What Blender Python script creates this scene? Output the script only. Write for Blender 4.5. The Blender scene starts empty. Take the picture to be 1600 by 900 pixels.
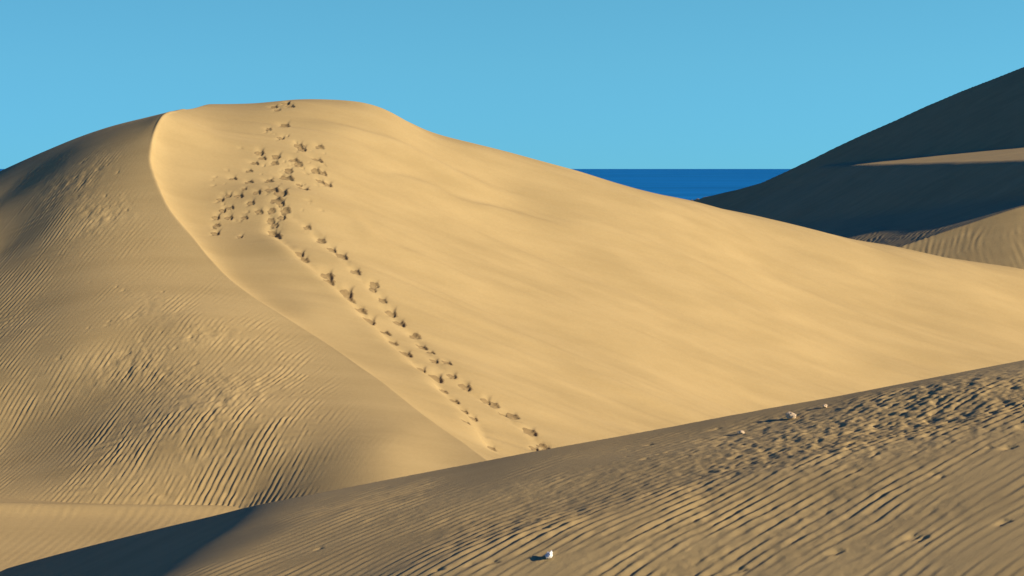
import bpy, math
import numpy as np

# ------------------------------------------------------------------ scene basics
scene = bpy.context.scene
C = scene.collection
F = 2900.0                      # focal length in 1600-wide pixels
HOR = 263.0                     # pixel row of the horizon
PITCH = math.atan((450.0 - HOR) / F)
EYE = 13.5                      # eye height above the sea
SUN_AZ = math.radians(-25)      # from +X, negative = towards the viewer
SUN_EL = math.radians(20)
rng = np.random.RandomState(7)
TAB = np.random.RandomState(3).rand(8, 256, 256).astype(np.float32)


def ray(u, v):
    a, b = (u - 800.0) / F, (450.0 - v) / F
    cp, sp = math.cos(PITCH), math.sin(PITCH)
    return a, cp + b * sp, -sp + b * cp


def P(u, v, Y):
    dx, dy, dz = ray(u, v)
    k = Y / dy
    return (dx * k, Y, dz * k)


def vnoise(x, y, s=0):
    x = np.asarray(x, np.float32); y = np.asarray(y, np.float32)
    xi = np.floor(x).astype(np.int32); yi = np.floor(y).astype(np.int32)
    fx = x - xi; fy = y - yi
    fx = fx * fx * fx * (fx * (fx * 6 - 15) + 10); fy = fy * fy * fy * (fy * (fy * 6 - 15) + 10)
    T = TAB[s % 8]
    a = T[yi & 255, xi & 255]; b = T[yi & 255, (xi + 1) & 255]
    c = T[(yi + 1) & 255, xi & 255]; d = T[(yi + 1) & 255, (xi + 1) & 255]
    return (a + (b - a) * fx + (c - a) * fy + (a - b - c + d) * fx * fy) * 2 - 1


def fbm(x, y, s=0, o=3):
    r = 0; a = 1.0
    for i in range(o):
        r = r + a * vnoise(x * 2 ** i + 13.7 * i, y * 2 ** i + 5.1 * i, s + i); a *= .5
    return r


def sstep(a, b, x):
    t = np.clip((x - a) / (b - a), 0, 1)
    return t * t * (3 - 2 * t)


def tps_fit(pts, lam=1e-3, nfix=0, soft=0):
    p = np.array(pts, float); n = len(p)
    d = np.hypot(p[:, None, 0] - p[None, :, 0], p[:, None, 1] - p[None, :, 1])
    K = np.where(d > 0, d * d * np.log(d + 1e-12), 0) + np.diag(np.where(np.arange(n) < nfix, lam, max(lam, soft)))
    Q = np.c_[np.ones(n), p[:, :2]]
    A = np.block([[K, Q], [Q.T, np.zeros((3, 3))]])
    w = np.linalg.solve(A, np.r_[p[:, 2], 0, 0, 0])
    return p, w


def tps(fit, X, Y):
    p, w = fit; n = len(p)
    z = (w[n] + w[n + 1] * X + w[n + 2] * Y).astype(np.float64)
    for i in range(n):
        r2 = (X - p[i, 0]) ** 2 + (Y - p[i, 1]) ** 2 + 1e-9
        z += w[i] * .5 * r2 * np.log(r2)
    return z


def ripple(X, Y, nx, ny, lam, s=0, wob=1.0, brk=0.):
    """Wind ripples: crests across (nx, ny), wandering and forking."""
    n = math.hypot(nx, ny); nx /= n; ny /= n
    t = X * nx + Y * ny
    c = -X * ny + Y * nx
    ph = t / lam + wob * (1.3 * vnoise(X / 3.2, Y / 3.2, s) + .6 * vnoise(t / .9, c / 1.4, s + 1)
                          + .22 * vnoise(t / .35, c / .7, s + 2))
    a = 2 * math.pi * ph
    return np.sin(a + .45 * np.sin(a)) * np.clip(.75 + .75 * vnoise(t / .55, c / 1.1, s + 3) + brk * vnoise(t / (lam * .9), c / (lam * 1.9), s + 4), .05, 1.7)


# ------------------------------------------------------------------ main dune shape
RIDGE = [(330, 163, 80.), (300, 167, 78.), (275, 173, 76.), (255, 181, 74.), (238, 215, 72.5), (231, 262, 70.5), (253, 310, 68.5),
         (298, 370, 66.), (345, 422, 64.), (402, 468, 62.), (480, 513, 60.2), (540, 553, 58.4), (590, 592, 56.6),
         (650, 640, 54.5), (700, 677, 52.9), (745, 706, 51.6), (790, 740, 50.2), (840, 785, 48.8), (900, 840, 47.)]
rid = [P(*r) for r in RIDGE]
rid_y = np.array([r[1] for r in rid][::-1]); rid_x = np.array([r[0] for r in rid][::-1])
dense_y = np.linspace(rid_y[0], rid_y[-1], 60)
# smooth plan curve of the ridge
rx = np.interp(dense_y, rid_y, rid_x)
for _ in range(6):
    rx[1:-1] = .25 * rx[:-2] + .5 * rx[1:-1] + .25 * rx[2:]


def xridge(Y):
    return np.interp(Y, dense_y, rx) + np.where(Y > dense_y[-1], (Y - dense_y[-1]) * .25, 0)


def hidden(pts, dy, dz):
    out = []
    for (u, v, Y) in pts:
        x, y, z = P(u, v, Y)
        out.append((x * (y + dy) / y, y + dy, z - dz))
    return out


SKY = [(-150, 335, 83.5), (-60, 294, 82.), (0, 268, 81.), (60, 242, 80.), (120, 217, 79.), (180, 197, 78.), (228, 184, 77.)]
A_IN = SKY + [(0, 281, 77.5), (60, 255, 76.6), (120, 230, 75.6), (180, 209, 74.6), (225, 197, 73.8),
        (0, 313, 74.2), (60, 287, 73.2), (120, 262, 72.5), (180, 240, 72.2),
        (0, 350, 71.0), (100, 330, 69.0), (160, 300, 69.6), (-150, 380, 73.),
        (0, 400, 68.4), (0, 550, 60.0), (0, 700, 55.7), (0, 797, 50.5), (-150, 550, 62.5), (-150, 797, 50.8), (-150, 400, 70.),
        (110, 400, 65.6), (110, 550, 58.6), (110, 700, 54.3), (110, 797, 50.4),
        (200, 400, 64.9), (200, 550, 58.5), (200, 700, 53.2), (200, 797, 50.3),
        (300, 500, 59.6), (300, 650, 53.8), (300, 797, 50.25),
        (400, 600, 55.9), (400, 700, 51.8), (400, 785, 50.),
        (500, 650, 53.4), (500, 750, 49.9), (600, 690, 51.0), (600, 750, 49.1), (690, 715, 51.0), (690, 750, 49.8), (640, 665, 52.5), (100, 830, 50.0), (200, 830, 49.9), (300, 830, 49.9), (0, 830, 50.), (390, 805, 50.2)]
B_SKY = [(400, 162, 79.5), (450, 157, 79.7), (520, 158, 80.), (570, 162, 80.3), (600, 171, 80.5), (640, 193, 80.7), (670, 209, 80.9),
         (740, 229, 81.2), (800, 245, 81.5), (900, 269, 82.2), (1000, 294, 83.), (1080, 312, 83.8), (1200, 345, 85.),
         (1300, 369, 86.), (1400, 389, 87.), (1500, 407, 88.), (1600, 424, 89.), (1750, 446, 91.)]
B_IN = [(330, 200, 75.4), (330, 270, 71.4), (330, 340, 68.1), (450, 200, 76.5), (450, 250, 73.3), (450, 300, 70.3), (450, 400, 65.4), (480, 470, 62.2),
        (600, 230, 77.), (600, 300, 73.5), (600, 400, 68.), (600, 500, 62.8), (610, 560, 59.2),
        (800, 300, 78.5), (800, 400, 72.5), (800, 500, 67.), (800, 600, 61.3), (800, 700, 55.),
        (1000, 400, 76.6), (1000, 500, 71.), (1000, 600, 65.5), (1000, 670, 61.8),
        (1200, 400, 81.5), (1200, 500, 75.5), (1200, 600, 70.), (1200, 640, 68.),
        (1400, 450, 83.2), (1400, 530, 78.2), (1400, 600, 74.2),
        (1600, 480, 85.1), (1600, 560, 79.7), (1750, 500, 87.), (1750, 570, 82.)]
RING = [(-60, 50, -12), (-60, 75, -11), (-60, 100, -12), (-40, 110, -11), (0, 118, -11), (40, 118, -12), (60, 100, -12), (60, 70, -12), (40, 50, -12)]
fitA = tps_fit(rid + [P(*p) for p in A_IN]
               + [(-60, 50, -11), (-60, 75, -9), (-40, 100, 2.), (-14, 95, 6.), (-10, 44, -10.5), (0, 44, -10.6), (-22, 44, -10.5)], 1e-3, len(rid) + len(SKY) + 5, 3.)
fitB = tps_fit(rid + [P(*p) for p in B_SKY + B_IN] + hidden(B_SKY, 8, 3.4)
               + [(0, 118, -10), (40, 118, -11), (60, 100, -12), (60, 70, -12), (40, 50, -12), (0, 46, -10.2), (12, 52, -10.5), (20, 58, -10.5)])

TRACK_L = [(425, 330), (429, 364), (474, 402), (515, 437), (546, 463), (566, 486), (580, 503), (603, 520), (616, 537), (637, 554), (661, 579),
           (685, 592), (695, 613), (712, 627), (742, 654), (770, 702)]


sh = sorted(P(*p)[:2] for p in SKY)
shx = np.array([p[0] for p in sh]); shy = np.array([p[1] for p in sh])


def shoulder(a, X, Y):
    """Behind the left skyline the sand falls away."""
    return a - .75 * np.maximum(Y - np.interp(X, shx, shy), 0)


def dune_base(X, Y):
    """Main dune without prints or ripples."""
    d = X - (xridge(Y) + .10 * vnoise(Y / 1.7, Y * 0 + 3.3, 5))
    yk = np.interp(X, shx, shy)
    a = shoulder(tps(fitA, X, np.minimum(Y, yk)), X, Y); b = tps(fitB, X, Y)
    dp = np.maximum(d, 0)
    lipw = 1 - sstep(72.5, 75., Y)
    low = 1 - sstep(55.5, 57.2, Y)                       # the fresh bright lip low on the ridge
    b = b - lipw * (.58 + .12 * low) * (1 - np.exp(-dp / (.55 + .35 * low))) * np.exp(-dp / (2.6 + 1.2 * low))
    # long soft wind streaks down the lee face
    q = sstep(.8, 3.5, d)
    c, s = math.cos(math.radians(4)), math.sin(math.radians(4))
    xs, ys = X * c - Y * s, X * s + Y * c
    b = b + q * (.11 * vnoise(xs / 12., ys / 2.1, 1) + .045 * vnoise(xs / 6., ys / .8, 2) + .020 * vnoise(xs / 4., ys / .30, 4))
    # terraces under the summit
    f = sstep(-9.5, -6.5, X) * (1 - sstep(-2., 1.5, X))
    e = Y - (77.6 + .10 * (X + 6) + .25 * vnoise(X / 2.2, X * 0 + .5, 6))
    b = b - f * .17 * np.tanh(e / .35) * np.exp(-(e / 1.9) ** 2)
    f2 = sstep(-6., -3.5, X) * (1 - sstep(-.5, 3.5, X))
    e2 = Y - (75.4 + .26 * (X + 4) + .3 * vnoise(X / 1.9, X * 0 + 8.5, 6))
    b = b - f2 * .12 * np.tanh(e2 / .3) * np.exp(-(e2 / 1.5) ** 2)
    f3 = sstep(-6.2, -5.2, X) * (1 - sstep(-3., 0., X))
    e3 = Y - (69.6 - .10 * (X + 5) + .3 * vnoise(X / 1.5, X * 0 + 4.5, 6))
    b = b - f3 * .08 * np.tanh(e3 / .25) * np.exp(-(e3 / 1.2) ** 2)
    a = a + sstep(-.6, -4, d) * .05 * fbm(X / 5., Y / 5., 3, 2)
    w = sstep(-.12, .12, d)
    return a * (1 - w) + b * w, d


# ---------------------------------------------------------------- locating pixels on a surface
def hit(h, u, v, y0, y1, n=900):
    dx, dy, dz = ray(u, v)
    Y = np.linspace(y0, y1, n); X = Y * dx / dy; Zr = Y * dz / dy
    z = h(X, Y)
    k = np.where(z >= Zr)[0]
    if len(k) == 0 or k[0] == 0:
        return None
    k = k[0]; g0 = Zr[k - 1] - z[k - 1]; g1 = z[k] - Zr[k]
    t = g0 / max(g0 + g1, 1e-9)
    return X[k - 1] + (X[k] - X[k - 1]) * t, Y[k - 1] + (Y[k] - Y[k - 1]) * t


hb = lambda X, Y: dune_base(X, Y)[0]
tl = [hit(hb, u, v, 48, 79) for u, v in TRACK_L]
tl = sorted([p for p in tl if p], key=lambda p: p[1])
tl_y = np.array([p[1] for p in tl]); tl_x = np.array([p[0] for p in tl])


TRACK_R = [(455, 335), (482, 356), (504, 377), (521, 391), (537, 401), (558, 425), (586, 449), (600, 470), (614, 491), (628, 506), (650, 526), (662, 543),
           (681, 565), (709, 588), (730, 605), (762, 627), (789, 649), (803, 652), (831, 675), (850, 698)]
tr2 = sorted([p for p in (hit(hb, u, v, 48, 79) for u, v in TRACK_R) if p], key=lambda p: p[1])
TROUGH = [(tl_y, tl_x), (np.array([p[1] for p in tr2]), np.array([p[0] for p in tr2]))]


def dune_shape(X, Y):
    z, d = dune_base(X, Y)
    e = X - (np.interp(Y, tl_y, tl_x) - .25)
    m = sstep(tl_y[0] - 1, tl_y[0] + 1, Y) * (1 - sstep(tl_y[-1] - 3, tl_y[-1], Y)) * (d > .3)
    for ty, tx in TROUGH:
        g = np.exp(-((X - np.interp(Y, ty, tx)) / .30) ** 2) * sstep(ty[0] - .5, ty[0] + .5, Y) * (1 - sstep(ty[-1] - .8, ty[-1] + .8, Y))
        z = z - .04 * g * (1 + .3 * vnoise(X / .3, Y / .3, 2)) - .006 * g * vnoise(X / .12, Y / .14, 3)
    z = z + m * (-.16) * (np.tanh(e / .35) * .5 + .5) * np.exp(-np.maximum(e, 0) / 2.2)
    z = z + m * .10 * np.exp(-(np.minimum(e, 0) / .9) ** 2) * (e < 0) * 1.0 + m * .10 * (e >= 0) * np.exp(-np.maximum(e, 0) / .25)
    return z, d


# (u, v, size)  footprints seen on the lee face
PR = """425,345,.9 431,352,.9 429,364,1 433,369,1.2 471,397,.9 477,407,1 514,430,1.2 516,441,1.1 545,459,1.2 548,469,1 566,486,1.1
580,503,1.2 603,520,1.1 616,537,1 637,554,1.2 661,579,.8 685,592,1.3 695,612,.8 712,627,.9 727,643,.7 742,655,.7 730,660,.7 770,702,.8
482,356,.8 504,377,1 521,391,.9 537,401,1.2 558,425,1 587,446,1 584,453,.8 600,470,.9 614,491,1 627,506,1.1 650,526,1 662,543,1
675,551,.7 681,565,.8 701,567,.9 709,588,.9 730,605,1.1 762,627,.9 774,633,1 789,649,.9 803,650,1.3 831,675,1.3 848,696,.9 856,702,.9 837,701,.8
430,167,.9 435,172,.8 449,161,1 456,166,1 447,197,1.2 421,202,.7 441,216,.8 469,227,1 474,233,1.1 501,230,.9 408,239,1 412,247,.8
434,245,1 431,255,.9 462,250,1 468,256,1 498,250,1.1 495,267,1 506,271,.8 453,267,1 451,278,1.3 422,283,1 429,295,1.3 443,301,1.3
435,312,1.2 441,318,.8 477,295,1.1 469,289,.7 503,284,.9 514,289,1 391,284,.9 400,255,.8 394,317,.8 407,331,.8 426,329,.8 448,329,1
443,340,.8 404,300,.8 391,267,.7 366,279,.8 347,312,.8 359,306,.7 376,306,.9 362,324,.7 340,340,.8 360,340,.8 340,352,.8
350,329,.7 339,365,.9 377,370,.6 384,340,.7 383,295,.6"""
prints = []
for tok in PR.split():
    u, v, s = map(float, tok.split(','))
    p = hit(lambda X, Y: dune_shape(X, Y)[0], u, v, 48, 82)
    if p is None:
        p = hit(lambda X, Y: dune_shape(X, Y)[0], u, v + 4, 48, 82)
    if p is None:
        print('miss', u, v); continue
    ang = math.radians(-62) + rng.uniform(-.5, .5)        # toes point down the track
    prints.append((p[0], p[1], s * .85, ang, rng.uniform(0, 6.28)))


def dent(X, Y, pr):
    """One print: an oval hollow with a pushed-up rim (height change)."""
    px, py, s, ang, seed = pr
    c, sn = math.cos(ang), math.sin(ang)
    l = (X - px) * c + (Y - py) * sn; w = -(X - px) * sn + (Y - py) * c
    L, W = .165 * s, .105 * s
    t = (X - px) * .91 - (Y - py) * .41                    # towards the sun; the wall facing it is eased to catch less light
    k = 1 / (1 + 1.1 * np.clip(-t / (.12 * s), 0, 1))
    l = l * k; w = w * k
    th = np.arctan2(w / W, l / L)
    r = np.hypot(l / L, w / W) / (1 + .13 * np.sin(2 * th + seed) + .09 * np.sin(3 * th + 2 * seed))
    return s * (-.088 * np.exp(-r ** (2 + 2 * sstep(-.03 * s, .03 * s, t)) * .85) + .003 * np.exp(-((r - 1.45) / .38) ** 2) * np.clip(.35 + t / (.15 * s), 0, 1.2))


def add_dents(Z, ax, ay, plist, rad=.75):
    for pr in plist:
        i0, i1 = np.searchsorted(ax, [pr[0] - rad, pr[0] + rad]); j0, j1 = np.searchsorted(ay, [pr[1] - rad, pr[1] + rad])
        if i1 - i0 < 2 or j1 - j0 < 2:
            continue
        XX, YY = np.meshgrid(ax[i0:i1], ay[j0:j1])
        Z[j0:j1, i0:i1] += dent(XX, YY, pr)


def trample(poly_fn, n, seed, box, h, y0, y1, smin=.6, smax=1.1):
    """Scuffed, half-filled old prints scattered where poly_fn(u, v) says so."""
    r = np.random.RandomState(seed); out = []
    while len(out) < n:
        u, v = r.uniform(box[0], box[2]), r.uniform(box[1], box[3])
        if r.rand() > poly_fn(u, v):
            continue
        p = hit(h, u, v, y0, y1, 400)
        if p:
            out.append((p[0], p[1], r.uniform(smin, smax), r.uniform(0, 6.28), r.uniform(0, 6.28)))
        else:
            n -= 1
    return out


def blob(u, v, cu, cv, su, sv):
    return math.exp(-((u - cu) / su) ** 2 - ((v - cv) / sv) ** 2)


# ------------------------------------------------------------------ mesh from a height grid
def axis(*segs):
    """segs: (start, end, step) ..."""
    out = []
    for a, b, st in segs:
        out.append(np.linspace(a, b, max(2, int(round((b - a) / st)) + 1))[:-1])
    out.append(np.array([segs[-1][1]]))
    return np.concatenate(out)


def grid_mesh(name, ax, ay, Z, mat):
    ny, nx = Z.shape
    XX, YY = np.meshgrid(ax, ay)
    co = np.stack([XX, YY, Z + EYE], -1).reshape(-1, 3).astype(np.float32)
    idx = np.arange(nx * ny, dtype=np.int32).reshape(ny, nx)
    q = np.stack([idx[:-1, :-1], idx[:-1, 1:], idx[1:, 1:], idx[1:, :-1]], -1).reshape(-1)
    me = bpy.data.meshes.new(name)
    nf = (nx - 1) * (ny - 1)
    me.vertices.add(nx * ny); me.vertices.foreach_set('co', co.ravel())
    me.loops.add(nf * 4); me.loops.foreach_set('vertex_index', q)
    me.polygons.add(nf); me.polygons.foreach_set('loop_start', np.arange(nf, dtype=np.int32) * 4)
    me.polygons.foreach_set('use_smooth', np.ones(nf, bool))
    me.update(calc_edges=True)
    me.materials.append(mat)
    o = bpy.data.objects.new(name, me); C.objects.link(o)
    return o


def tag(o, label=None, cat=None, group=None, kind=None):
    if label: o['label'] = label
    if cat: o['category'] = cat
    if group: o['group'] = group
    if kind: o['kind'] = kind
    return o


# ------------------------------------------------------------------ materials
def new_mat(name):
    m = bpy.data.materials.new(name); m.use_nodes = True
    return m, m.node_tree.nodes, m.node_tree.links, m.node_tree.nodes['Principled BSDF']


def sand(name, c0, c1, rough=.95, grain=.35):
    m, N, L, b = new_mat(name)
    tc = N.new('ShaderNodeTexCoord')
    n1 = N.new('ShaderNodeTexNoise'); n1.inputs['Scale'].default_value = .35; n1.inputs['Detail'].default_value = 6
    n2 = N.new('ShaderNodeTexNoise'); n2.inputs['Scale'].default_value = 9; n2.inputs['Detail'].default_value = 8
    n2.inputs['Roughness'].default_value = .7
    n3 = N.new('ShaderNodeTexNoise'); n3.inputs['Scale'].default_value = 28; n3.inputs['Detail'].default_value = 6
    n3.inputs['Roughness'].default_value = .8
    for n in (n1, n2, n3): L.new(tc.outputs['Object'], n.inputs['Vector'])
    a = N.new('ShaderNodeMath'); a.operation = 'MULTIPLY_ADD'; a.inputs[1].default_value = .5
    L.new(n2.outputs['Fac'], a.inputs[0]); 
    h = N.new('ShaderNodeMath'); h.operation = 'MULTIPLY'; h.inputs[1].default_value = .5
    L.new(n1.outputs['Fac'], h.inputs[0]); L.new(h.outputs[0], a.inputs[2])
    mp = N.new('ShaderNodeMapping'); mp.inputs['Scale'].default_value = (.06, .9, .9); mp.inputs['Rotation'].default_value = (0, 0, math.radians(4))
    L.new(tc.outputs['Object'], mp.inputs[0])
    n4 = N.new('ShaderNodeTexNoise'); n4.inputs['Scale'].default_value = 1.1; n4.inputs['Detail'].default_value = 5; L.new(mp.outputs[0], n4.inputs['Vector'])
    s4 = N.new('ShaderNodeMath'); s4.operation = 'MULTIPLY_ADD'; s4.inputs[1].default_value = .9; s4.inputs[2].default_value = -.45
    L.new(n4.outputs['Fac'], s4.inputs[0])
    ad = N.new('ShaderNodeMath'); ad.operation = 'ADD'; L.new(a.outputs[0], ad.inputs[0]); L.new(s4.outputs[0], ad.inputs[1]); a = ad
    r = N.new('ShaderNodeValToRGB')
    r.color_ramp.elements[0].position = .3; r.color_ramp.elements[0].color = (*c0, 1)
    r.color_ramp.elements[1].position = .7; r.color_ramp.elements[1].color = (*c1, 1)
    L.new(a.outputs[0], r.inputs[0]); L.new(r.outputs[0], b.inputs['Base Color'])
    b.inputs['Roughness'].default_value = rough
    b.inputs['Specular IOR Level'].default_value = .15
    bp = N.new('ShaderNodeBump'); bp.inputs['Strength'].default_value = grain; bp.inputs['Distance'].default_value = .02
    L.new(n3.outputs['Fac'], bp.inputs['Height']); L.new(bp.outputs[0], b.inputs['Normal'])
    return m


SAND = sand('sand', (.470, .345, .160), (.545, .403, .190))
SAND_TROD_SHADE = sand('trodden_sand_shade', (.30, .21, .098), (.39, .28, .135), grain=.8)  # disturbed sand's darker tone, plus shade of the hollows put into the colour

# ------------------------------------------------------------------ main dune
ax = axis((-62, -28, 1.2), (-28, -20, .05), (-20, -2, .029), (-2, 3, .04), (3, 24, .06), (24, 34, .3), (34, 62, 1.2))
ay = axis((43, 48, .3), (48, 84, .046), (84, 93, .1), (93, 120, .8))
XX, YY = np.meshgrid(ax, ay)
Z, D = dune_shape(XX, YY)
# ripples on the windward side
px_u = 800 + F * XX / YY                                  # where the photo showed ripples strong or faint (a map in plan)
nearfoot = 1 - sstep(54., 66., YY)
amp = .0038 + .0070 * nearfoot
patch = fbm(XX / 3.5, YY / 3.5, 2, 3)
amp = amp * np.clip(.85 + .75 * patch, .12, 1.9)
amp *= sstep(.05, 2.8, -D - 1.2 * nearfoot * sstep(-9, -3, XX) + .5)
amp *= 1 - .9 * sstep(-7.2, -4.5, XX) * (1 - sstep(53.5, 57, YY) * .3)
amp *= 1 - sstep(74.5, 77, YY)
Z += .8 * amp * ripple(XX, YY, .22, 1., .36, 4, .6, .7)
Z += amp * ripple(XX, YY, .95, -.30, .175, 0, .5, .8)
# scuffed sand
def plan(u, v, su, sv):
    p = hit(hA, u, v, 48, 80)
    return np.exp(-((XX - p[0]) / su) ** 2 - ((YY - p[1]) / sv) ** 2)


hA = lambda X, Y: dune_base(X, Y)[0]
scuff = np.clip(plan(250, 560, 1.9, 2.2) + plan(345, 600, 1.5, 1.6) + .7 * plan(190, 480, 1.2, 3.) + .45 * plan(125, 270, 1.4, 1.6) + .5 * plan(170, 320, 1.2, 2.)
                + .35 * plan(280, 700, 2.2, 2.), 0, 1) * np.clip(.6 + patch, 0, 1.2)
Z += sstep(.5, 1.5, -D) * scuff * (.034 * fbm(XX / .26, YY / .36, 5, 3) + .006 * fbm(XX / .1, YY / .13, 1, 2))
tr = trample(lambda u, v: max(blob(u, v, 250, 560, 90, 45), blob(u, v, 345, 600, 60, 40), .7 * blob(u, v, 190, 500, 40, 60)), 30, 1, (90, 420, 450, 680), hA, 48, 80, .2, .4)
tr += trample(lambda u, v: max(blob(u, v, 120, 265, 45, 25), blob(u, v, 170, 310, 40, 30)), 18, 2, (30, 220, 240, 350), hA, 48, 80, .2, .4)
tr = [(a_, b_, s_ * .85, c_, d_) for a_, b_, s_, c_, d_ in tr if a_ < xridge(b_) - .6]
add_dents(Z, ax, ay, tr)
sc = trample(lambda u, v: max(blob(u, v, 440, 270, 45, 60), blob(u, v, 365, 310, 30, 50)), 60, 21, (330, 190, 520, 380), hA, 60, 80, .3, .65)
add_dents(Z, ax, ay, [(a_, b_, s_ * .6, c_, d_) for a_, b_, s_, c_, d_ in sc])
add_dents(Z, ax, ay, prints)
dune = grid_mesh('dune', ax, ay, Z, SAND)
tag(dune, 'tall sunlit golden dune with footprints running down its smooth right face', 'dune', kind='structure')

# each footprint: a trodden lining of its hollow, shade partly in its colour
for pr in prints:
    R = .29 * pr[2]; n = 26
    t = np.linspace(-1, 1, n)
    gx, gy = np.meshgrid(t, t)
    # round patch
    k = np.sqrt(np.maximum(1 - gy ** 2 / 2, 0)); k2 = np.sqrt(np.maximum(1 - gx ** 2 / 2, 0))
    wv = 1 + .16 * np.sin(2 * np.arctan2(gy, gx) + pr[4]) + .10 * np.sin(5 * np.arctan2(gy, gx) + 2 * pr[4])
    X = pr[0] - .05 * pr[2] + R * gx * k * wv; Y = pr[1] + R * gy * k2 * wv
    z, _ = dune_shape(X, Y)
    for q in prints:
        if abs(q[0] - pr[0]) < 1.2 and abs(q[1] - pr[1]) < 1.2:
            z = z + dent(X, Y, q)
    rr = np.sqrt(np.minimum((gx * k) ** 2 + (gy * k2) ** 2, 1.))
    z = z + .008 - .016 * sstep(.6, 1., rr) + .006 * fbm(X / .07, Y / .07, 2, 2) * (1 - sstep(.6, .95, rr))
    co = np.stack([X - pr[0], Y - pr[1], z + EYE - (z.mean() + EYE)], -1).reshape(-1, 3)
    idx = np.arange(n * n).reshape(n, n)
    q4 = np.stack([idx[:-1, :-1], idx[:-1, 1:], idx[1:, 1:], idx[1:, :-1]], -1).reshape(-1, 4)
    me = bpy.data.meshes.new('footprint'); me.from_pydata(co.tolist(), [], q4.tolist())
    me.polygons.foreach_set('use_smooth', np.ones(len(q4), bool)); me.materials.append(SAND_TROD_SHADE)
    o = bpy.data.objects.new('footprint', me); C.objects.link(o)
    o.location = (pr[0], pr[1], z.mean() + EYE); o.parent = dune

# ------------------------------------------------------------------ foreground dune
def smin(a, b, k):
    h = np.clip(.5 + .5 * (b - a) / k, 0, 1)
    return b + (a - b) * h - k * h * (1 - h)


def smax(a, b, k):
    return -smin(-a, -b, k)


SWELL = None


def fg_body(X, Y):
    """Two gentle slopes meeting in a rounded edge; the left one turns away from the sun."""
    p1 = -5.0 + .18 * (X + 4.06) + .2 * (np.minimum(Y, 30) - 20) - .015 * (np.minimum(Y, 30) - 20) ** 2 - .66 + .05 * fbm(X / 3.1, Y / 2.4, 4, 2)
    if SWELL:
        # low swell running diagonally over the slope
        (x0, y0), (x1, y1) = SWELL
        ln = math.hypot(x1 - x0, y1 - y0)
        e = (-(X - x0) * (y1 - y0) + (Y - y0) * (x1 - x0)) / ln + .22 * vnoise(X / 2.1, Y / 2.1, 2) + .08 * vnoise(X / .6, Y / .6, 3)
        p1 = p1 + sstep(x0 - 2, x0 + 1.5, X) * .10 * np.exp(-(np.maximum(e, 0) / .75) ** 2) * np.exp(-(np.minimum(e, 0) / 1.5) ** 2)
    p2 = -5.14 + .46 * (X + 4.06) - .03 * (Y - 26.2)
    return smin(p1, p2, .25)


SWELL = [hit(fg_body, 720, 880, 12, 40, 2000), hit(fg_body, 1500, 690, 12, 40, 2000)]
CREST = [(-60, 908), (0, 891), (100, 865), (200, 838), (300, 812), (400, 791), (500, 771), (600, 751), (700, 731), (800, 712), (900, 694), (1000, 675),
         (1100, 657), (1200, 638), (1300, 620), (1400, 602), (1500, 583), (1600, 562), (1700, 542), (1800, 522)]
cu = np.array([c[0] for c in CREST], float); cv = np.array([c[1] for c in CREST], float)
cpoly = np.polyfit(cu / 800 - 1, cv, 4)
crest_pts = [p for p in (hit(fg_body, u, float(np.polyval(cpoly, u / 800 - 1)), 12, 60, 2500) for u in range(-120, 1801, 16)) if p]
crest_pts.sort()
crx = np.array([c[0] for c in crest_pts]); cry = np.array([c[1] for c in crest_pts])
for _ in range(12):
    cry[1:-1] = .25 * cry[:-2] + .5 * cry[1:-1] + .25 * cry[2:]


def fg_shape(X, Y):
    yc = np.interp(X, crx, cry)
    yc = yc + .03 * vnoise(X / 1.3, X * 0 + .3, 4)
    zc = fg_body(X, np.minimum(Y, yc))
    back = np.maximum(Y - yc, 0)
    z = zc - .50 * back - .04 * (1 - np.exp(-back / .08))
    z = z - .35 * np.maximum(X - 12, 0) - .30 * np.maximum(16 - Y, 0)
    return z, yc - Y


axf = axis((-26, -11.2, .4), (-11.2, -6., .03), (-6., 9.2, .021), (9.2, 30, .4))
ayf = axis((2, 17, .6), (17, 18.5, .06), (18.5, 33., .022), (33., 42, .06), (42, 60, .5))
XX, YY = np.meshgrid(axf, ayf)
Z, E = fg_shape(XX, YY)
pt = fbm(XX / 1.9 + 4, YY / 1.9, 6, 3)
(sx0, sy0), (sx1, sy1) = SWELL
ee = (-(XX - sx0) * (sy1 - sy0) + (YY - sy0) * (sx1 - sx0)) / math.hypot(sx1 - sx0, sy1 - sy0)
band = np.exp(-((ee + .1) / .9) ** 2) * sstep(-2.5, 0, XX)
amp = (.0034 + .0022 * sstep(-3, 5, XX) + .0050 * band) * np.clip(.9 + .6 * pt, .25, 1.6) * sstep(.1, 1.2, E)
amp *= .15 + .85 * sstep(-4.6, -3.2, XX - .45 * (YY - 26))
Z += amp * ripple(XX, YY, .66, -.75, .155, 3, .55, .7)
tw = np.clip(.15 + 1.1 * np.exp(-((XX - 5.2) / 3.4) ** 2 - ((ee - 1.6) / 1.7) ** 2) + .25 * pt, 0, 1)
Z += sstep(.15, .8, E) * sstep(-4, 1, XX) * tw * (.015 * fbm(XX / .14, YY / .15, 1, 3) + .005 * fbm(XX / .07, YY / .09, 5, 2))
hF = lambda X, Y: fg_shape(X, Y)[0]
ft = trample(lambda u, v: max(blob(u, v, 1400, 670, 200, 45), .8 * blob(u, v, 1150, 700, 130, 30), .4 * blob(u, v, 900, 830, 90, 25), .5 * blob(u, v, 1450, 620, 160, 30)),
             50, 11, (600, 570, 1640, 880), hF, 16, 34, .12, .28)
add_dents(Z, axf, ayf, ft)
fprints = []
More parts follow.
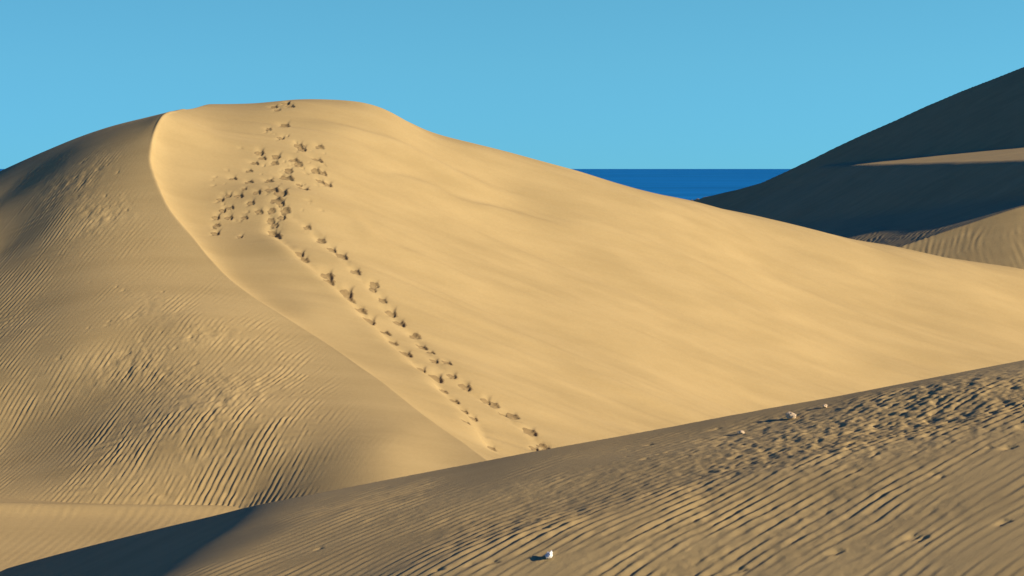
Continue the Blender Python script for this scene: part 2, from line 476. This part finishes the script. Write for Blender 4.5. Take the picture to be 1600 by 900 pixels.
for (u, v, sz) in [(1432, 838, .8), (1446, 840, .7), (1572, 815, .8), (1160, 890, .8), (1312, 862, .7), (500, 857, .6), (690, 890, .6), (738, 882, .6), (776, 878, .6), (1012, 716, .6), (1046, 706, .5)]:
    p = hit(hF, u, v, 15, 34)
    if p: fprints.append((p[0], p[1], sz * .38, math.radians(5) + rng.uniform(-.3, .3), rng.uniform(0, 6)))
add_dents(Z, axf, ayf, fprints)
fgd = grid_mesh('dune', axf, ayf, Z, SAND)
tag(fgd, 'rippled brown dune slope across the bottom, its straight crest rising to the right', 'dune', kind='structure')

# ------------------------------------------------------------------ far dune on the right
def far_shape(X, Y):
    wob = .12 * fbm(X / 9., Y / 9., 1, 2)
    U = 9.6 + .54 * (X - 47.5) + .14 * (Y - 172.5) + wob
    U = smin(U, 1. + .5 * (Y - 138), .8)
    B = 1.60 + .13 * (X - 39.7) + wob * .4                       # the sunlit bench
    Lw = .54 * (X - 30.2) + .012 * (Y - 109) + wob * 1.5
    Fl = -1.85 + .32 * (X - 26.2) - .02 * (Y - 95) + wob
    return smax(smax(U, smin(B, Lw, .25), .2), smin(Fl, -1.6 + .12 * (X - 26.2), .5), .25)


fc = []
for (u, v) in [(900, 345), (1000, 328), (1080, 313), (1115, 306), (1150, 297), (1190, 284), (1230, 266), (1265, 249), (1300, 232), (1350, 209), (1400, 187), (1450, 164), (1500, 143), (1550, 124), (1600, 104), (1700, 74), (1800, 58)]:
    dx, dy, dz = ray(u, v); dx /= dy; dz /= dy
    # where that sight line meets the smooth upper slope
    yy = (9.6 - .54 * 47.5 - .14 * 172.5) / (dz - .54 * dx - .14)
    fc.append((dx * yy, yy))
fc.sort()
fcx = np.array([p[0] for p in fc]); fcy = np.array([p[1] for p in fc])


def far_full(X, Y):
    yc = np.interp(X, fcx, fcy)
    zc = far_shape(X, np.minimum(Y, yc))
    b = np.maximum(Y - yc, 0)
    return zc - .40 * b - .6 * np.maximum(94 - Y, 0) - .35 * np.maximum(X - 56, 0)


axr = axis((0, 14, .6), (14, 32, .075), (32, 56, .2), (56, 110, 1.2))
ayr = axis((72, 92, .8), (92, 125, .075), (125, 190, .22), (190, 260, 1.))
XX, YY = np.meshgrid(axr, ayr)
Z = far_full(XX, YY)
fl = 1 - sstep(-3.6, -2.6, Z)
Z += .011 * fl * (1 - sstep(118, 126, YY)) * ripple(XX, YY, .9, -.4, .33, 2, .6, .7)
Z += .006 * fbm(XX / 1.1, YY / 1.1, 3, 3) * (1 - sstep(165, 180, YY))
fard = grid_mesh('dune', axr, ayr, Z, SAND)
tag(fard, 'shadowed dark blue dune rising to the right behind, with one pale sunlit ledge', 'dune', kind='structure')

# ------------------------------------------------------------------ sandy ground and sea
axg = axis((-700, -60, 20), (-60, -24, 2), (-24, 2, .07), (2, 60, 2), (60, 700, 20))
ayg = axis((-80, 40, 4), (40, 43, .3), (43, 53, .06), (53, 60, .5), (60, 140, 4), (140, 560, 15))
XX, YY = np.meshgrid(axg, ayg)
Z = -9.34 + .04 * fbm(XX / 6, YY / 4, 2, 2) + sstep(60, 160, YY) * .8 * fbm(XX / 60, YY / 60, 3, 2)
Z += (.16 * (np.clip(YY, 42, 50.4) - 50.) - .015 * np.clip(XX + 12, -10, 10)) * (1 - sstep(50.4, 56, YY)) * sstep(30, 42, YY)
Z += .12 * np.exp(-((YY - 50.2) / .4) ** 2)
fine = sstep(-24, -22, XX) * (1 - sstep(0, 2, XX)) * sstep(43, 44, YY) * (1 - sstep(50, 50.4, YY))
Z += fine * .0035 * ripple(XX, YY, .9, -.2, .25, 1, .5)
Z -= sstep(380, 520, YY) * 7
grd = grid_mesh('ground', axg, ayg, Z, SAND)
tag(grd, 'pale flat sand at the foot of the dunes', 'ground', kind='structure')

m, N, L, b = new_mat('sea_water')
tc = N.new('ShaderNodeTexCoord')
mp = N.new('ShaderNodeMapping'); mp.inputs['Scale'].default_value = (.0022, .009, 1); L.new(tc.outputs['Object'], mp.inputs[0])
nz = N.new('ShaderNodeTexNoise'); nz.inputs['Scale'].default_value = 1; nz.inputs['Detail'].default_value = 8; L.new(mp.outputs[0], nz.inputs[0])
cr = N.new('ShaderNodeValToRGB')
cr.color_ramp.elements[0].position = .3; cr.color_ramp.elements[0].color = (.004, .16, .46, 1)
cr.color_ramp.elements[1].position = .7; cr.color_ramp.elements[1].color = (.010, .25, .70, 1)
L.new(nz.outputs['Fac'], cr.inputs[0]); L.new(cr.outputs[0], b.inputs['Base Color'])
b.inputs['Roughness'].default_value = .6; b.inputs['Specular IOR Level'].default_value = .12; b.inputs['IOR'].default_value = 1.33
bp = N.new('ShaderNodeBump'); bp.inputs['Strength'].default_value = .6; bp.inputs['Distance'].default_value = 1.
mp2 = N.new('ShaderNodeMapping'); mp2.inputs['Scale'].default_value = (.12, .3, 1); L.new(tc.outputs['Object'], mp2.inputs[0])
n2 = N.new('ShaderNodeTexNoise'); n2.inputs['Detail'].default_value = 8; n2.inputs['Scale'].default_value = 1; L.new(mp2.outputs[0], n2.inputs[0])
L.new(n2.outputs['Fac'], bp.inputs['Height']); L.new(bp.outputs[0], b.inputs['Normal'])
S = 40000
me = bpy.data.meshes.new('sea'); me.from_pydata([(-S, 300, 0), (S, 300, 0), (S, S, 0), (-S, S, 0)], [], [(0, 1, 2, 3)]); me.materials.append(m)
sea = bpy.data.objects.new('sea', me); C.objects.link(sea)
tag(sea, 'deep blue sea filling the gap between the dunes up to the horizon', 'sea', kind='structure')

# ------------------------------------------------------------------ small things lying on the foreground dune
def lump(name, u, v, r, mat, seed, sx=1., sz=.8, sink=.25, rough=.25):
    import bmesh
    p = hit(hF, u, v, 15, 34)
    bm = bmesh.new(); bmesh.ops.create_icosphere(bm, subdivisions=3, radius=1)
    for vt in bm.verts:
        c = vt.co.copy()
        k = 1 + rough * float(fbm(np.array([c.x * 1.3 + seed]), np.array([c.y * 1.3 + c.z * 1.7 + seed]), 2, 3)[0])
        # a few flattened faces
        for (a, bq, cc, dd) in [(.8, .3, .5, .78), (-.6, .5, .6, .8), (.1, -.9, .4, .8), (-.4, -.5, .75, .82)]:
            t = (c.x * a + c.y * bq + c.z * cc) / math.sqrt(a * a + bq * bq + cc * cc)
            if t > dd: k *= 1 - (t - dd) * .8
        vt.co = (c.x * k * r * sx, c.y * k * r, c.z * k * r * sz)
    me = bpy.data.meshes.new(name); bm.to_mesh(me); bm.free(); me.materials.append(mat)
    o = bpy.data.objects.new(name, me); C.objects.link(o)
    zz = float(hF(np.array([p[0]]), np.array([p[1]]))[0])
    o.location = (p[0], p[1], zz + EYE + r * sz * (1 - 2 * sink) + .01)
    o.rotation_euler = (0, 0, seed)
    return o


m, N, L, b = new_mat('white_litter'); b.inputs['Base Color'].default_value = (.82, .82, .8, 1); b.inputs['Roughness'].default_value = .55
WHITE = m
STONE = sand('pale_stone', (.62, .47, .30), (.78, .62, .42), .8)
tag(lump('paper_scrap', 858, 872, .044, WHITE, 1.3, 1.1, .95, .12, .5), 'small bright white scrap of litter lying on the rippled foreground slope', 'litter')
tag(lump('stone', 1236, 654, .07, STONE, 2.1, 1.2, .8, .2), 'pale beige stone just below the crest of the brown foreground dune', 'stone')
tag(lump('stone', 1289, 637, .035, STONE, 4.6, 1.2, .8, .2), 'smallest pale stone touching the crest line, right of the larger beige stone', 'stone')
tag(lump('stone', 1158, 678, .045, STONE, 3.3, 1.3, .6, .3), 'dull low stone half buried in sand, left of the larger beige stone', 'stone')

# ------------------------------------------------------------------ light, sky, camera
w = bpy.data.worlds.new('World'); scene.world = w; w.use_nodes = True
N, L = w.node_tree.nodes, w.node_tree.links
bg = N['Background']
sk = N.new('ShaderNodeTexSky'); sk.sky_type = 'NISHITA'; sk.sun_disc = False
sk.sun_elevation = SUN_EL
dirx, diry = math.cos(SUN_AZ), math.sin(SUN_AZ)
sk.sun_rotation = math.atan2(dirx, diry)
sk.air_density = .7; sk.dust_density = 0.0; sk.ozone_density = 6.0; sk.altitude = 0
mx = N.new('ShaderNodeMix'); mx.data_type = 'RGBA'; mx.blend_type = 'MULTIPLY'; mx.inputs[0].default_value = 1
tcw = N.new('ShaderNodeTexCoord'); va = N.new('ShaderNodeVectorMath'); va.operation = 'ADD'; va.inputs[1].default_value = (0, 0, .03)
vn = N.new('ShaderNodeVectorMath'); vn.operation = 'NORMALIZE'
L.new(tcw.outputs['Generated'], va.inputs[0]); L.new(va.outputs[0], vn.inputs[0]); L.new(vn.outputs[0], sk.inputs['Vector'])
L.new(sk.outputs[0], mx.inputs[6]); mx.inputs[7].default_value = (.36, .92, 1.06, 1)
# the low sky is paler and brighter than the deep blue overhead
sx = N.new('ShaderNodeSeparateXYZ'); L.new(tcw.outputs['Generated'], sx.inputs[0])
rp = N.new('ShaderNodeValToRGB'); e = rp.color_ramp.elements
e[0].position = 0; e[0].color = (1.75 / 3, 1.47 / 3, 1.40 / 3, 1)
e[1].position = .42; e[1].color = (.18 / 3, .60 / 3, 1.10 / 3, 1)
for p_, c_ in ((.056, (2.8, 1.89, 1.41)), (.10, (3.35, 2.14, 1.45))):
    k_ = e.new(p_); k_.color = (c_[0] / 3, c_[1] / 3, c_[2] / 3, 1)
L.new(sx.outputs['Z'], rp.inputs[0])
m2 = N.new('ShaderNodeMix'); m2.data_type = 'RGBA'; m2.blend_type = 'MULTIPLY'; m2.inputs[0].default_value = 1
L.new(mx.outputs[2], m2.inputs[6]); L.new(rp.outputs[0], m2.inputs[7])
gain = N.new('ShaderNodeVectorMath'); gain.operation = 'SCALE'; gain.inputs['Scale'].default_value = 3.42
L.new(m2.outputs[2], gain.inputs[0]); ax_ = N.new('ShaderNodeMapRange'); ax_.inputs['From Min'].default_value = -.4; ax_.inputs['From Max'].default_value = .4
L.new(sx.outputs['X'], ax_.inputs['Value'])
rx_ = N.new('ShaderNodeValToRGB'); e = rx_.color_ramp.elements
e[0].position = .1; e[0].color = (.68, .68, .70, 1); e[1].position = .9; e[1].color = (1, 1, 1, 1)
k_ = e.new(.5); k_.color = (.815, .81, .81, 1)
L.new(ax_.outputs[0], rx_.inputs[0])
m3 = N.new('ShaderNodeMix'); m3.data_type = 'RGBA'; m3.blend_type = 'MULTIPLY'; m3.inputs[0].default_value = 1
L.new(gain.outputs[0], m3.inputs[6]); L.new(rx_.outputs[0], m3.inputs[7]); L.new(m3.outputs[2], bg.inputs['Color']); bg.inputs['Strength'].default_value = .06

sl = bpy.data.lights.new('sun', 'SUN'); sl.energy = 4.5; sl.angle = math.radians(.5); sl.color = (1, .83, .58)
so = bpy.data.objects.new('sun', sl); C.objects.link(so)
from mathutils import Vector
so.rotation_euler = Vector((dirx * math.cos(SUN_EL), diry * math.cos(SUN_EL), math.sin(SUN_EL))).to_track_quat('Z', 'Y').to_euler()
so.location = (60, -30, 60)

cam = bpy.data.cameras.new('camera'); cam.sensor_width = 36; cam.lens = F * 36 / 1600; cam.clip_end = 100000; cam.clip_start = .5
co = bpy.data.objects.new('camera', cam); C.objects.link(co)
co.location = (0, 0, EYE); co.rotation_euler = (math.pi / 2 - PITCH, 0, 0)
scene.camera = co
scene.cycles.diffuse_bounces = 1
vs = scene.view_settings
vs.view_transform = 'Standard'; vs.look = 'None'; vs.exposure = 0.45; vs.gamma = 1; vs.use_curve_mapping = False
